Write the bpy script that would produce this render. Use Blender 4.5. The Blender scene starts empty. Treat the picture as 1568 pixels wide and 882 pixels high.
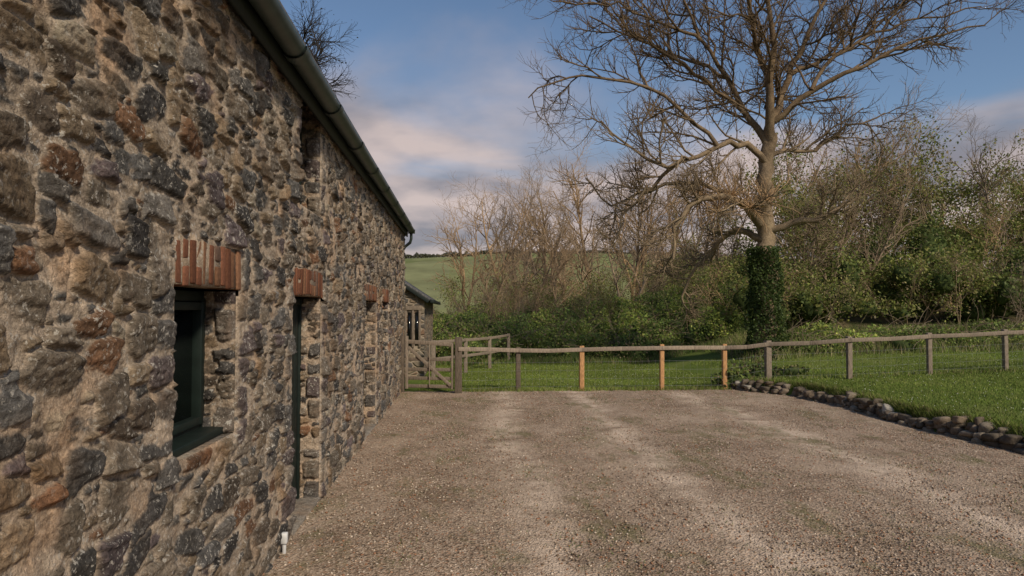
import bpy, math, random, time
import numpy as np
from mathutils import Vector, Matrix
T0=time.time()
R=np.random.default_rng(7); random.seed(7)
scn=bpy.context.scene
COL=scn.collection
# ---------------------------------------------------------------- helpers
def link(o,parent=None):
    COL.objects.link(o)
    if parent is not None: o.parent=parent
    return o
def empty(name,loc=(0,0,0)):
    e=bpy.data.objects.new(name,None); e.location=loc; e.empty_display_size=.3
    return link(e)
def mesh_np(name,V,F,mat,col=None,smooth=False,parent=None,only_mesh=False):
    V=np.asarray(V,dtype=np.float32); F=np.asarray(F,dtype=np.int32)
    me=bpy.data.meshes.new(name)
    me.vertices.add(len(V)); me.vertices.foreach_set('co',V.ravel())
    k=F.shape[1]
    me.loops.add(F.size); me.loops.foreach_set('vertex_index',F.ravel())
    me.polygons.add(len(F))
    me.polygons.foreach_set('loop_start',np.arange(0,F.size,k,dtype=np.int32))
    me.polygons.foreach_set('loop_total',np.full(len(F),k,dtype=np.int32))
    if smooth: me.polygons.foreach_set('use_smooth',np.ones(len(F),dtype=bool))
    me.update(calc_edges=True)
    if col is not None:
        a=me.color_attributes.new('Col','FLOAT_COLOR','POINT')
        c=np.ones((len(V),4),dtype=np.float32); c[:,:col.shape[1]]=col
        a.data.foreach_set('color',c.ravel())
    me.materials.append(mat)
    if only_mesh: return me
    return link(bpy.data.objects.new(name,me),parent)
def grid_faces(nu,nv,keep=None,flip=False):
    i,j=np.meshgrid(np.arange(nu-1),np.arange(nv-1),indexing='ij')
    a=i*nv+j; b=(i+1)*nv+j; c=(i+1)*nv+j+1; d=i*nv+j+1
    F=np.stack([a,b,c,d],-1)
    if flip: F=F[...,::-1]
    if keep is not None: F=F[keep]
    return F.reshape(-1,4)
def fnoise(nu,nv,cu,cv,rng):
    gu=int(nu/cu)+3; gv=int(nv/cv)+3
    g=rng.random((gu,gv))
    u=np.arange(nu)/cu; v=np.arange(nv)/cv
    iu=u.astype(int); iv=v.astype(int); fu=u-iu; fv=v-iv
    fu=fu*fu*(3-2*fu); fv=fv*fv*(3-2*fv)
    A=g[iu]*(1-fu)[:,None]+g[iu+1]*fu[:,None]
    return A[:,iv]*(1-fv)+A[:,iv+1]*fv
def smooth(t): t=np.clip(t,0,1); return t*t*(3-2*t)
# ---------------------------------------------------------------- materials
class NT:
    def __init__(s,name,rough=.9,spec=.2):
        s.m=bpy.data.materials.new(name); s.m.use_nodes=True; s.t=s.m.node_tree; s.n=s.t.nodes
        s.b=s.n['Principled BSDF']; s.b.inputs['Roughness'].default_value=rough
        s.b.inputs['Specular IOR Level'].default_value=spec
    def N(s,k,**kw):
        n=s.n.new(k)
        for a,b in kw.items():
            setattr(n,a,b)
        return n
    def L(s,a,b): s.t.links.new(a,b)
    def coord(s,k='Object'): return s.N('ShaderNodeTexCoord').outputs[k]
    def noise(s,scale,detail=5,rough=.6,vec=None,out='Fac'):
        n=s.N('ShaderNodeTexNoise'); n.inputs['Scale'].default_value=scale
        n.inputs['Detail'].default_value=detail; n.inputs['Roughness'].default_value=rough
        s.L(vec if vec is not None else s.coord(),n.inputs['Vector']); return n.outputs[out]
    def ramp(s,fac,stops):
        r=s.N('ShaderNodeValToRGB'); e=r.color_ramp.elements
        while len(e)>1: e.remove(e[-1])
        e[0].position=stops[0][0]; e[0].color=(*stops[0][1],1)
        for p,c in stops[1:]:
            x=e.new(p); x.color=(*c,1)
        s.L(fac,r.inputs[0]); return r.outputs[0]
    def mix(s,fac,a,b,mode='MIX'):
        m=s.N('ShaderNodeMix',data_type='RGBA',blend_type=mode)
        for sock,v in ((m.inputs[0],fac),(m.inputs[6],a),(m.inputs[7],b)):
            if isinstance(v,(int,float)): sock.default_value=v
            elif isinstance(v,tuple): sock.default_value=(*v,1)
            else: s.L(v,sock)
        return m.outputs[2]
    def bump(s,h,strength=.5,dist=.01,prev=None):
        b=s.N('ShaderNodeBump'); b.inputs['Strength'].default_value=strength; b.inputs['Distance'].default_value=dist
        s.L(h,b.inputs['Height'])
        if prev is not None: s.L(prev,b.inputs['Normal'])
        s.L(b.outputs[0],s.b.inputs['Normal']); return b.outputs[0]
    def col(s,c):
        if isinstance(c,tuple): s.b.inputs['Base Color'].default_value=(*c,1)
        else: s.L(c,s.b.inputs['Base Color'])
def g3(a,b=None): return (a,a,a)
def stone_mat():
    t=NT('stone_and_mortar',.92,.15)
    a=t.N('ShaderNodeAttribute',attribute_name='Col').outputs['Color']
    n1=t.noise(16,5,.72); v=t.ramp(n1,[(.25,g3(.5)),(.5,g3(.98)),(.75,g3(1.5))])
    c=t.mix(1.,a,v,'MULTIPLY')
    n2=t.noise(75,4,.75); v2=t.ramp(n2,[(.3,g3(.55)),(.5,g3(1.0)),(.72,g3(1.55))])
    c=t.mix(1.,c,v2,'MULTIPLY')
    l3=t.noise(2.6,3,.6)
    r=t.ramp(l3,[(.30,g3(.5)),(.48,g3(0))])
    c=t.mix(r,c,t.mix(1.,c,(1.25,.92,.65),'MULTIPLY'))
    l=t.ramp(t.noise(38,3,.7),[(.575,g3(0)),(.62,g3(1))]); l2=t.ramp(l3,[(.40,g3(.15)),(.60,g3(.85))])
    c=t.mix(t.mix(1.,l,l2,'MULTIPLY'),c,(.48,.45,.39))
    t.col(c)
    t.bump(n2,1.,.010,t.bump(n1,.9,.022))
    return t.m
M_STONE=stone_mat()
def attr_mat(name,rough=.85,spec=.2,bs=60,bstr=.4,bd=.005,var=True,trans=0):
    t=NT(name,rough,spec)
    a=t.N('ShaderNodeAttribute',attribute_name='Col').outputs['Color']
    if var:
        v=t.ramp(t.noise(bs*.5,5,.7),[(.3,g3(.65)),(.7,g3(1.35))]); a=t.mix(1.,a,v,'MULTIPLY')
    t.col(a)
    if bstr: t.bump(t.noise(bs,4,.7),bstr,bd)
    if trans:
        tr=t.N('ShaderNodeBsdfTranslucent'); t.L(a,tr.inputs[0])
        mx=t.N('ShaderNodeMixShader'); mx.inputs[0].default_value=trans
        t.L(t.b.outputs[0],mx.inputs[1]); t.L(tr.outputs[0],mx.inputs[2])
        t.L(mx.outputs[0],t.n['Material Output'].inputs[0])
    return t.m
M_LEAF=attr_mat('leaves',.6,.3,var=False,bstr=0,trans=.35)
M_GRASSB=attr_mat('grass_blades',.8,.15,var=False,bstr=0)
M_BRICK=attr_mat('brick',.93,.1,110,.8,.006)
M_ROCK=attr_mat('dry_stone',.93,.1,25,.8,.015)
def wood_mat():
    t=NT('timber',.85,.15)
    a=t.N('ShaderNodeAttribute',attribute_name='Col').outputs['Color']
    mp=t.N('ShaderNodeMapping'); mp.inputs['Scale'].default_value=(6,6,1.2); t.L(t.coord(),mp.inputs[0])
    n=t.noise(9,5,.7,mp.outputs[0])
    t.col(t.mix(1.,a,t.ramp(n,[(.3,g3(.55)),(.7,g3(1.4))]),'MULTIPLY')); t.bump(n,.5,.006); return t.m
M_WOOD=wood_mat()
def bark_mat(name,c1,c2,rnd=True,upper=None):
    t=NT(name,.95,.1)
    n=t.noise(3,3,.7); c=t.ramp(n,[(.3,c1),(.7,c2)])
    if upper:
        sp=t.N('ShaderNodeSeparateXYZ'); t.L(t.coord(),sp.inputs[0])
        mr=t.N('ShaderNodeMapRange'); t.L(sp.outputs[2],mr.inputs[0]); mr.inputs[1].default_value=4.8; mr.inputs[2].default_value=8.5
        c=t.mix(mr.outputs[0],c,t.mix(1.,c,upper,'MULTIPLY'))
    if not rnd:
        n3=t.noise(30,4,.7); c=t.mix(1.,c,t.ramp(n3,[(.3,g3(.6)),(.7,g3(1.35))]),'MULTIPLY'); t.bump(n3,.8,.02)
    if rnd:
        o=t.N('ShaderNodeObjectInfo').outputs['Random']
        c=t.mix(1.,c,t.ramp(o,[(0,(.65,.66,.7)),(.5,(1.0,.97,.95)),(1,(1.3,1.13,.92))]),'MULTIPLY')
    t.col(c); return t.m
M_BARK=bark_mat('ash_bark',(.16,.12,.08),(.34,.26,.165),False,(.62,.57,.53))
M_BARKD=bark_mat('dark_bark',(.035,.03,.027),(.07,.06,.05),False)
M_TWIG=bark_mat('thicket_bark',(.23,.175,.12),(.42,.33,.225))
def plain(name,c,rough=.5,spec=.4,ns=20,bs=.2):
    t=NT(name,rough,spec); n=t.noise(ns,4,.6)
    t.col(t.mix(1.,c,t.ramp(n,[(.3,g3(.75)),(.7,g3(1.25))]),'MULTIPLY')); 
    if bs: t.bump(n,bs,.003)
    return t.m
M_GREEN=plain('dark_green_paint',(.010,.017,.014),.55,.22,12,.1)
M_GUT=plain('green_grey_gutter',(.042,.060,.054),.42,.5,8,.05)
M_FASC=plain('dark_fascia',(.012,.018,.016),.6,.3)
M_GLASS=plain('dark_window_glass',(.006,.007,.007),.05,.6,2,0)
M_METAL=plain('galvanised_wire',(.22,.22,.22),.5,.5,30,0)
M_WHITE=plain('white_plastic',(.6,.6,.58),.5,.4,10,0)
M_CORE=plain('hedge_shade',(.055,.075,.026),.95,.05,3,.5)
def slate():
    t=NT('slate_roof',.7,.3)
    br=t.N('ShaderNodeTexBrick'); mp=t.N('ShaderNodeMapping'); t.L(t.coord('Object'),mp.inputs[0])
    mp.inputs['Rotation'].default_value=(0,0,math.radians(90))
    t.L(mp.outputs[0],br.inputs['Vector']); br.inputs['Scale'].default_value=3.2
    br.inputs['Color1'].default_value=(.07,.07,.075,1); br.inputs['Color2'].default_value=(.12,.115,.11,1); br.inputs['Mortar'].default_value=(.02,.02,.02,1)
    br.inputs['Mortar Size'].default_value=.015
    t.col(br.outputs[0]); t.bump(t.noise(20),.4,.01); return t.m
M_SLATE=slate()
def rubble_plain():
    t=NT('rubble_stone_far',.93,.1)
    mp=t.N('ShaderNodeMapping'); t.L(t.coord(),mp.inputs[0]); mp.inputs['Scale'].default_value=(4,4,7)
    nz=t.N('ShaderNodeTexNoise'); nz.inputs['Scale'].default_value=1.3; t.L(mp.outputs[0],nz.inputs[0])
    ad=t.mix(.12,mp.outputs[0],nz.outputs[1],'ADD')
    v=t.N('ShaderNodeTexVoronoi',feature='F1'); t.L(ad,v.inputs['Vector']); v.inputs['Scale'].default_value=1
    e=t.N('ShaderNodeTexVoronoi',feature='DISTANCE_TO_EDGE'); t.L(ad,e.inputs['Vector']); e.inputs['Scale'].default_value=1
    sx=t.N('ShaderNodeSeparateColor'); t.L(v.outputs['Color'],sx.inputs[0])
    c=t.ramp(sx.outputs[0],[(0,(.09,.085,.08)),(.4,(.16,.14,.11)),(.7,(.24,.19,.13)),(1,(.19,.11,.07))])
    ef=t.ramp(e.outputs['Distance'],[(.04,g3(1)),(.1,g3(0))])
    t.col(t.mix(ef,c,(.33,.27,.2))); t.bump(t.ramp(e.outputs['Distance'],[(.02,g3(0)),(.2,g3(1))]),.8,.04); return t.m
M_RUB=rubble_plain()
# ---------------------------------------------------------------- terrain function
WH=.25
def edge_x(y):
    y=np.asarray(y,float)
    return 6.9-0.85*smooth((y-13.6)/1.5)+.06*np.sin(y*1.7)
def gz(x,y):
    x=np.asarray(x,float); y=np.asarray(y,float)
    near=smooth((x-edge_x(y)-.02)/.20)
    far=smooth((x-5.9)/1.6)
    k=smooth((y-14.6)/.8)
    side=near*(1-k)+far*k
    z=side*(WH+.025*np.clip(x-6.9,0,12))
    z=z+.9*smooth((y-22.5)/7)+.6*smooth((y-17)/5)*smooth((x-7)/3)
    z=z+ .02*np.sin(x*.9+y*.5)*np.clip(y-15,0,1)
    z=z- 6*smooth((y-60)/80)
    d=np.hypot(x,y)
    z=z+ 37*smooth((y-150)/290)*(1+.06*np.sin(x*.012+.6))+ 3*smooth((d-200)/300)*np.sin(x*.011+1)
    return z
def G(x,y): return float(gz(x,y))
# ---------------------------------------------------------------- ground
def lines(segs):
    out=[]
    for a,b,s in segs: out+=list(np.arange(a,b,s))
    return np.array(out+[segs[-1][1]])
gx=lines([(-900,-100,40),(-100,-20,8),(-20,-4,1),(-4,5,.4),(5,8,.07),(8,24,.4),(24,60,2),(60,200,10),(200,900,40)])
gy=lines([(-300,-20,20),(-20,4,1),(4,13,.3),(13,16,.12),(16,32,.35),(32,60,2),(60,160,6),(160,520,10),(520,1500,60)])
X,Y=np.meshgrid(gx,gy,indexing='ij'); Z=gz(X,Y)
def ground_mat():
    t=NT('grass_ground',.95,.1)
    geo=t.N('ShaderNodeNewGeometry').outputs['Position']
    n=t.noise(.7,4,.6,geo); f=t.noise(35,4,.75,geo)
    c=t.ramp(n,[(.3,(.085,.125,.022)),(.5,(.115,.158,.030)),(.72,(.16,.185,.05))])
    c=t.mix(1.,c,t.ramp(f,[(.3,g3(.55)),(.7,g3(1.4))]),'MULTIPLY')
    mp=t.N('ShaderNodeMapping'); t.L(geo,mp.inputs[0]); mp.inputs['Scale'].default_value=(.011,.008,0)
    v=t.N('ShaderNodeTexVoronoi',distance='CHEBYCHEV'); t.L(mp.outputs[0],v.inputs[0]); v.inputs['Scale'].default_value=1
    sc=t.N('ShaderNodeSeparateColor'); t.L(v.outputs['Color'],sc.inputs[0])
    fc=t.ramp(sc.outputs[0],[(0,(.15,.18,.06)),(.4,(.20,.21,.09)),(.7,(.17,.20,.07)),(1,(.24,.23,.13))])
    fc=t.mix(1.,fc,t.ramp(t.noise(.05,4,.7,geo),[(.3,g3(.7)),(.7,g3(1.2))]),'MULTIPLY')
    sp=t.N('ShaderNodeSeparateXYZ'); t.L(geo,sp.inputs[0])
    mr=t.N('ShaderNodeMapRange'); t.L(sp.outputs[1],mr.inputs[0]); mr.inputs[1].default_value=60; mr.inputs[2].default_value=120
    mr2=t.N('ShaderNodeMapRange'); t.L(sp.outputs[1],mr2.inputs[0]); mr2.inputs[1].default_value=22.5; mr2.inputs[2].default_value=24.5
    rough=t.ramp(t.noise(2.,4,.7,geo),[(.35,(.05,.07,.022)),(.6,(.16,.125,.07))])
    c=t.mix(mr2.outputs[0],c,rough)
    t.col(t.mix(mr.outputs[0],c,fc)); t.bump(f,.7,.03); return t.m
mesh_np('ground',np.stack([X,Y,Z],-1).reshape(-1,3),grid_faces(len(gx),len(gy)),ground_mat(),smooth=True)
# gravel
def gravel_mat():
    t=NT('gravel',.95,.12)
    geo=t.N('ShaderNodeNewGeometry').outputs['Position']
    v=t.N('ShaderNodeTexVoronoi'); t.L(geo,v.inputs['Vector']); v.inputs['Scale'].default_value=58
    sc=t.N('ShaderNodeSeparateColor'); t.L(v.outputs['Color'],sc.inputs[0])
    c=t.ramp(sc.outputs[0],[(0,(.115,.083,.057)),(.3,(.265,.195,.137)),(.6,(.37,.277,.197)),(.85,(.50,.395,.295)),(1,(.31,.165,.092))])
    mp=t.N('ShaderNodeMapping'); t.L(geo,mp.inputs[0]); mp.inputs['Scale'].default_value=(.8,.38,1)
    n=t.noise(1.1,4,.65,mp.outputs[0])
    c=t.mix(t.ramp(n,[(.45,g3(0)),(.65,g3(.6))]),c,(.49,.38,.28))
    sp=t.N('ShaderNodeSeparateXYZ'); t.L(geo,sp.inputs[0])
    def m(op,a,b,cl=False):
        q=t.N('ShaderNodeMath',operation=op); q.use_clamp=cl
        for i,vv in enumerate((a,b)):
            if isinstance(vv,(int,float)): q.inputs[i].default_value=vv
            else: t.L(vv,q.inputs[i])
        return q.outputs[0]
    wob=t.noise(.16,1,.5,geo); xw=m('ADD',sp.outputs[0],m('MULTIPLY',m('SUBTRACT',wob,.5),1.6))
    tot=None
    for x0,wd in ((.75,.42),(2.3,.40),(4.6,.45)):
        d=m('DIVIDE',m('ABSOLUTE',m('SUBTRACT',xw,x0),0),wd); k=m('SUBTRACT',1.,d,True)
        tot=k if tot is None else m('MAXIMUM',tot,k)
    n2=t.noise(1.3,5,.75,geo)
    br=t.ramp(n2,[(.34,g3(.1)),(.56,g3(1.))])
    c=t.mix(t.mix(1.,tot,br,'MULTIPLY'),c,(.60,.475,.36))
    c=t.mix(1.,c,t.ramp(n2,[(.3,(.62,.59,.56)),(.5,g3(.97)),(.72,g3(1.14))]),'MULTIPLY')
    n3=t.noise(1.5,5,.8,mp.outputs[0])
    c=t.mix(t.ramp(n3,[(.53,g3(0)),(.64,g3(.6))]),c,(.125,.125,.045))
    t.col(c)
    b=t.bump(v.outputs['Distance'],.9,.012); t.bump(t.noise(25,3,.7,geo),.6,.03,b)
    return t.m
M_GRAV=gravel_mat()
yy=lines([(-8,4,.4),(4,15.25,.08)]); nu=160
uu=np.linspace(0,1,nu)
YY=np.repeat(yy[None,:],nu,0); XX=-1.5+(edge_x(YY)+.03+1.5)*uu[:,None]
rr=np.random.default_rng(3)
ZZ=.012+.016*(fnoise(nu,len(yy),9,9,rr)-.3)+.008*fnoise(nu,len(yy),2,2,rr)
back=YY>15.0; ZZ=np.where(back,ZZ-.02*(YY-15.)/.25,ZZ); ZZ=np.maximum(ZZ,.004)
YY=YY+np.where(YY>14.6,(fnoise(nu,len(yy),3,40,rr)-.5)*.35,0)
mesh_np('gravel_yard',np.stack([XX,YY,ZZ],-1).reshape(-1,3),grid_faces(nu,len(yy)),M_GRAV,smooth=True)
def blob_unit(n=2):
    import bmesh
    bm=bmesh.new(); bmesh.ops.create_icosphere(bm,subdivisions=n,radius=1)
    V=np.array([v.co[:] for v in bm.verts]); F=np.array([[v.index for v in f.verts] for f in bm.faces]); bm.free(); return V,F
def rot_rand(n,rng):
    q=rng.normal(size=(n,4)); q/=np.linalg.norm(q,axis=1)[:,None]
    w,x,y,z=q.T
    return np.stack([1-2*(y*y+z*z),2*(x*y-z*w),2*(x*z+y*w),2*(x*y+z*w),1-2*(x*x+z*z),2*(y*z-x*w),2*(x*z-y*w),2*(y*z+x*w),1-2*(x*x+y*y)],-1).reshape(n,3,3)
V0=np.array([[1,0,0],[-1,0,0],[0,1,0],[0,-1,0],[0,0,.7],[0,0,-.7]],float)
F0=np.array([[0,2,4],[2,1,4],[1,3,4],[3,0,4],[2,0,5],[1,2,5],[3,1,5],[0,3,5]])
n=60000
py=3.6+11.4*R.random(n)**1.5; px=-1.4+R.random(n)*(edge_x(py)+1.4)
sz=.004+.012*R.random(n)**2.2
Rm=rot_rand(n,R); base=V0[None]*(1+.35*(R.random((n,6,1))-.5))*sz[:,None,None]
P=np.einsum('nij,nvj->nvi',Rm,base); P[:,:,2]*=.7
P+=np.stack([px,py,.02+sz*.2],-1)[:,None,:]
pal=np.array([[.18,.132,.093],[.30,.225,.16],[.41,.315,.23],[.55,.46,.365],[.32,.17,.10],[.26,.22,.18]])
pc=pal[R.integers(0,6,n)]*(.8+.4*R.random((n,1)))
mesh_np('loose_pebbles',P.reshape(-1,3),(F0[None]+6*np.arange(n)[:,None,None]).reshape(-1,3),attr_mat('pebble',.9,.15,var=False,bstr=0),col=np.repeat(pc,6,0))
# ---------------------------------------------------------------- rubble wall generator
PALS=np.array([[.15,.123,.092],[.075,.070,.063],[.108,.103,.095],[.215,.165,.11],[.175,.10,.058],[.27,.23,.17],[.165,.135,.10],[.105,.083,.062],[.18,.135,.088],[.142,.128,.11],[.055,.051,.047],[.125,.10,.098]])
PW=np.array([.16,.12,.10,.10,.045,.06,.14,.11,.09,.08,.07,.05]); PW/=PW.sum()
def pack(W,H,res,seed,classes,pre=(),block=(),gap=.0075):
    rng=np.random.default_rng(seed); nu=int(W/res)+1; nv=int(H/res)+1
    ID=np.zeros((nu,nv),np.int32); BL=np.zeros((nu,nv),bool)
    for (a,b,c,d) in block:
        BL[max(0,int(a/res)):max(0,int(b/res)),max(0,int(c/res)):max(0,int(d/res))]=True
    k=0
    def put(cu,cv,a,b,thr,rough=1.,p=None):
        nonlocal k
        m=1.35*max(a,b*1.2)+gap+.01
        i0=max(0,int((cu-m)/res)); i1=min(nu,int((cu+m)/res)+1); j0=max(0,int((cv-m*min(1,1.3*b/a+.3))/res)); j1=min(nv,int((cv+m*min(1,1.3*b/a+.3))/res)+1)
        if i1-i0<3 or j1-j0<3: return
        u=(np.arange(i0,i1)*res-cu)[:,None]; v=(np.arange(j0,j1)*res-cv)[None,:]
        th=rng.normal(0,.12)*rough; cs,sn=math.cos(th),math.sin(th)
        x=u*cs+v*sn; y=-u*sn+v*cs
        sh=rng.normal(0,.25)*rough; x=x+sh*y
        tp=rng.normal(0,.2)*rough; y=y*(1+tp*x/a)
        an=np.arctan2(y/b,x/a)
        w=1+rough*(.05*np.sin(2*an+rng.random()*6.3)+.05*np.sin(3*an+rng.random()*6.3)+.04*np.sin(5*an+rng.random()*6.3)+.025*np.sin(9*an+rng.random()*6.3))
        pw=p or rng.uniform(3,10)
        f=lambda A,B:(np.abs(x/A)**pw+np.abs(y/B)**pw)**(1/pw)/w
        g=gap*rng.uniform(.4,2.0)
        m1=f(a,b)<1; m2=f(a+g,b+g)<1
        bl=BL[i0:i1,j0:j1]; free=m1&~bl
        if m1.sum()<4 or free.sum()<thr*m1.sum(): return
        k+=1; ID[i0:i1,j0:j1][free]=k; BL[i0:i1,j0:j1]|=m2
    for q in pre: put(*q,.3,.35,6)
    npre=k
    for (a0,a1,b0,b1,n,thr) in classes:
        cus=rng.random(n)*W; cvs=rng.random(n)*H; A=rng.uniform(a0,a1,n); B=rng.uniform(b0,b1,n)
        for q in range(n):
            i=min(nu-1,int(cus[q]/res)); j=min(nv-1,int(cvs[q]/res))
            if BL[i,j]: continue
            put(cus[q],cvs[q],A[q],min(B[q],A[q]*1.1),thr)
    m=ID>0; d=np.zeros(ID.shape,np.float32); cur=m.copy()
    for it in range(4):
        d+=cur; e=cur.copy()
        e[1:]&=cur[:-1]; e[:-1]&=cur[1:]; e[:,1:]&=cur[:,:-1]; e[:,:-1]&=cur[:,1:]
        if it%2: 
            e[1:,1:]&=cur[:-1,:-1]; e[:-1,:-1]&=cur[1:,1:]
        cur=e
    prof=1-(1-np.clip(d/3.,0,1))**2.
    prot=rng.uniform(.014,.046,k+1); prot[0]=0
    su=rng.normal(0,.10,k+1); sv=rng.normal(0,.16,k+1)
    cnt=np.bincount(ID.ravel(),minlength=k+1)+1e-6
    iu=np.repeat(np.arange(nu)[:,None],nv,1); iv=np.repeat(np.arange(nv)[None,:],nu,0)
    mu=np.bincount(ID.ravel(),iu.ravel(),k+1)/cnt; mv=np.bincount(ID.ravel(),iv.ravel(),k+1)/cnt
    tilt=np.clip(su[ID]*(iu-mu[ID])*res+sv[ID]*(iv-mv[ID])*res,-.02,.02)
    c=lambda s:s/res
    n1=fnoise(nu,nv,c(.045),c(.022),rng); n2=fnoise(nu,nv,c(.016),c(.014),rng); n0=fnoise(nu,nv,c(.35),c(.3),rng); n3=fnoise(nu,nv,c(.09),c(.07),rng)
    nb=fnoise(nu,nv,c(.06),c(.016),rng)
    hs=prof*(prot[ID]+tilt+.008*(n1-.5)+.006*(n2-.5)+.011*np.round(nb*3)/3-.006)
    hm=-.004+.012*n0+.011*n3+.008*n1+.006*n2
    st=m&(hs>hm); h=np.where(st,hs,np.maximum(hm,hs))
    wmix=smooth((hs-hm)/.004+.4)*m
    ci=rng.choice(len(PALS),k+1,p=PW); sc=PALS[ci]*(rng.uniform(.72,1.28,(k+1,1)))
    sc[1:npre+1]=np.array([[.155,.132,.108],[.105,.097,.087],[.18,.148,.112],[.115,.092,.085]])[rng.integers(0,4,npre)]
    mort=np.array([.41,.33,.245])
    mc=mort*(.60+.62*(.5*n3+.5*n0))[...,None]
    sc2=sc[ID]*(.70+.5*n3)[...,None]
    C=mc*(1-wmix[...,None])+sc2*wmix[...,None]
    return h.astype(np.float32),C.astype(np.float32),ID
def sample(A,us,vs,res):
    i=np.clip(us/res,0,A.shape[0]-1.001); j=np.clip(vs/res,0,A.shape[1]-1.001)
    i0=i.astype(int); j0=j.astype(int); fi=(i-i0)[:,None]; fj=(j-j0)[None,:]
    if A.ndim==3: fi=fi[...,None]; fj=fj[...,None]
    g=lambda a,b:A[np.ix_(a,b)]
    return (g(i0,j0)*(1-fi)+g(i0+1,j0)*fi)*(1-fj)+(g(i0,j0+1)*(1-fi)+g(i0+1,j0+1)*fi)*fj
# ---------------------------------------------------------------- stone barn
barn=empty('stone_barn')
WX=-1.35; RD=.17; Y0w=-4.; Y1w=15.9; HT=3.72
OPEN=[(3.30,4.17,1.08,1.91,'window'),(5.53,6.60,-.1,1.91,'door'),(9.45,10.75,-.1,1.93,'door'),(11.6,12.5,1.1,1.93,'window'),(5.71,6.52,2.68,3.80,'window'),(-2.4,-1.5,1.05,1.91,'window')]
LINT=[(3.27,4.21,1.912,2.175),(5.50,6.66,1.912,2.175),(9.42,10.8,1.932,2.19),(11.55,12.56,1.932,2.19),(-2.45,-1.45,1.912,2.175)]
res=.0062
block=[(a-Y0w,b-Y0w,c,d) for a,b,c,d,_ in OPEN]+[(a-Y0w,b-Y0w,c,d) for a,b,c,d in LINT]
pre=[(3.10-Y0w,2.03,.12,.165),(4.33-Y0w,2.05,.09,.13)]
for (yj,sg,za,zb) in ((3.30,-1,1.0,1.86),(4.17,1,1.0,1.88),(5.53,-1,.02,1.88),(6.60,1,.02,1.88),(9.45,-1,.02,1.9),(10.75,1,.02,1.9),(5.71,-1,2.7,3.6),(6.52,1,2.7,3.6)):
    z=za; k=0
    while z<zb:
        hq=R.uniform(.055,.10); a=(.15 if k%2 else .09)*R.uniform(.85,1.15); pre.append((yj+sg*(a+.012)-Y0w,z+hq,a,hq)); z+=2*hq+.018; k+=1
h,C,ID=pack(Y1w-Y0w,HT,res,11,[(.11,.175,.05,.09,2600,.74),(.07,.125,.034,.065,18000,.68),(.045,.09,.022,.042,42000,.61),(.028,.05,.014,.026,55000,.6),(.013,.026,.009,.016,50000,.65)],pre,block)
print('packed',ID.max(),(ID>0).mean(),time.time()-T0)
ys=list(np.arange(Y0w,1.2,.03)); y=1.2
while y<Y1w:
    ys.append(y); y+=min(.019,max(.006,.006*(max(y,.1)/2.2)**1.4))
ys.append(Y1w); ys=np.array(ys)
zs=np.arange(0,HT+.001,.0068)
for a,b,c,d,_ in OPEN:
    for e in (a,b): ys[np.argmin(abs(ys-e))]=e
    for e in (c,d): 
        if 0<e<HT: zs[np.argmin(abs(zs-e))]=e
H=sample(h,ys-Y0w,zs,res); CC=sample(C,ys-Y0w,zs,res)
YS,ZS=np.meshgrid(ys,zs,indexing='ij')
for a,b,c,d,_ in OPEN:
    dx=np.maximum(np.maximum(a-YS,YS-b),0); dz=np.maximum(np.maximum(c-ZS,ZS-d),0)
    dd=np.hypot(dx,dz); k=smooth(dd/.022); H=H*k+.006*(1-k)
yc=(ys[1:]+ys[:-1])/2; zc=(zs[1:]+zs[:-1])/2
keep=np.ones((len(yc),len(zc)),bool)
for a,b,c,d,_ in OPEN: keep&=~((yc[:,None]>a)&(yc[:,None]<b)&(zc[None]>c)&(zc[None]<d))
for a,b,c,d in LINT: keep&=~((yc[:,None]>a+.02)&(yc[:,None]<b-.02)&(zc[None]>c-.03)&(zc[None]<d-.02))
V=np.stack([WX+H,YS,ZS],-1).reshape(-1,3)
mesh_np('rubble_wall',V,grid_faces(len(ys),len(zs),keep),M_STONE,col=CC.reshape(-1,3),smooth=True,parent=barn)
print('wall verts',len(V),time.time()-T0)
def jamb(name,yv,z0,z1,facing,seed,xw=WX,depth=RD,parent=barn,res=.008):
    rj=np.random.default_rng(seed); Hh=z1-z0; pr=[]; z=.0; k=0
    while z<Hh-.05:
        hq=rj.uniform(.05,.10)
        if rj.random()<.75: a=rj.uniform(.06,.085); pr.append((depth-a+.02,z+hq,a,hq))
        z+=2*hq+.03
    hh,cc,_=pack(depth,Hh,res,seed,[(.05,.08,.03,.05,500,.6),(.03,.05,.02,.035,900,.6),(.015,.025,.012,.02,700,.65)],pr)
    u=np.arange(0,depth-.001,.008); u=np.append(u,depth); v=np.append(np.arange(0,Hh-.001,.008),Hh)
    S=sample(hh,u,v,res); c=sample(cc,u,v,res)
    S=S*smooth((depth+.004-u)/.03)[:,None]-.004
    U,Vv=np.meshgrid(u,v,indexing='ij')
    P=np.stack([xw-depth+U+.004,np.full(U.shape,yv)+facing*S,z0+Vv],-1).reshape(-1,3)
    mesh_np(name,P,grid_faces(len(u),len(v)),M_STONE,col=c.reshape(-1,3)*np.array([.95,.93,.92]),smooth=True,parent=parent)
for i,(a,b,c,d,k) in enumerate(OPEN):
    jamb(f'jamb_far_{i}',b,max(c,0),min(d,HT),-1,100+i); jamb(f'jamb_near_{i}',a,max(c,0),min(d,HT),1,200+i)
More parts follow.
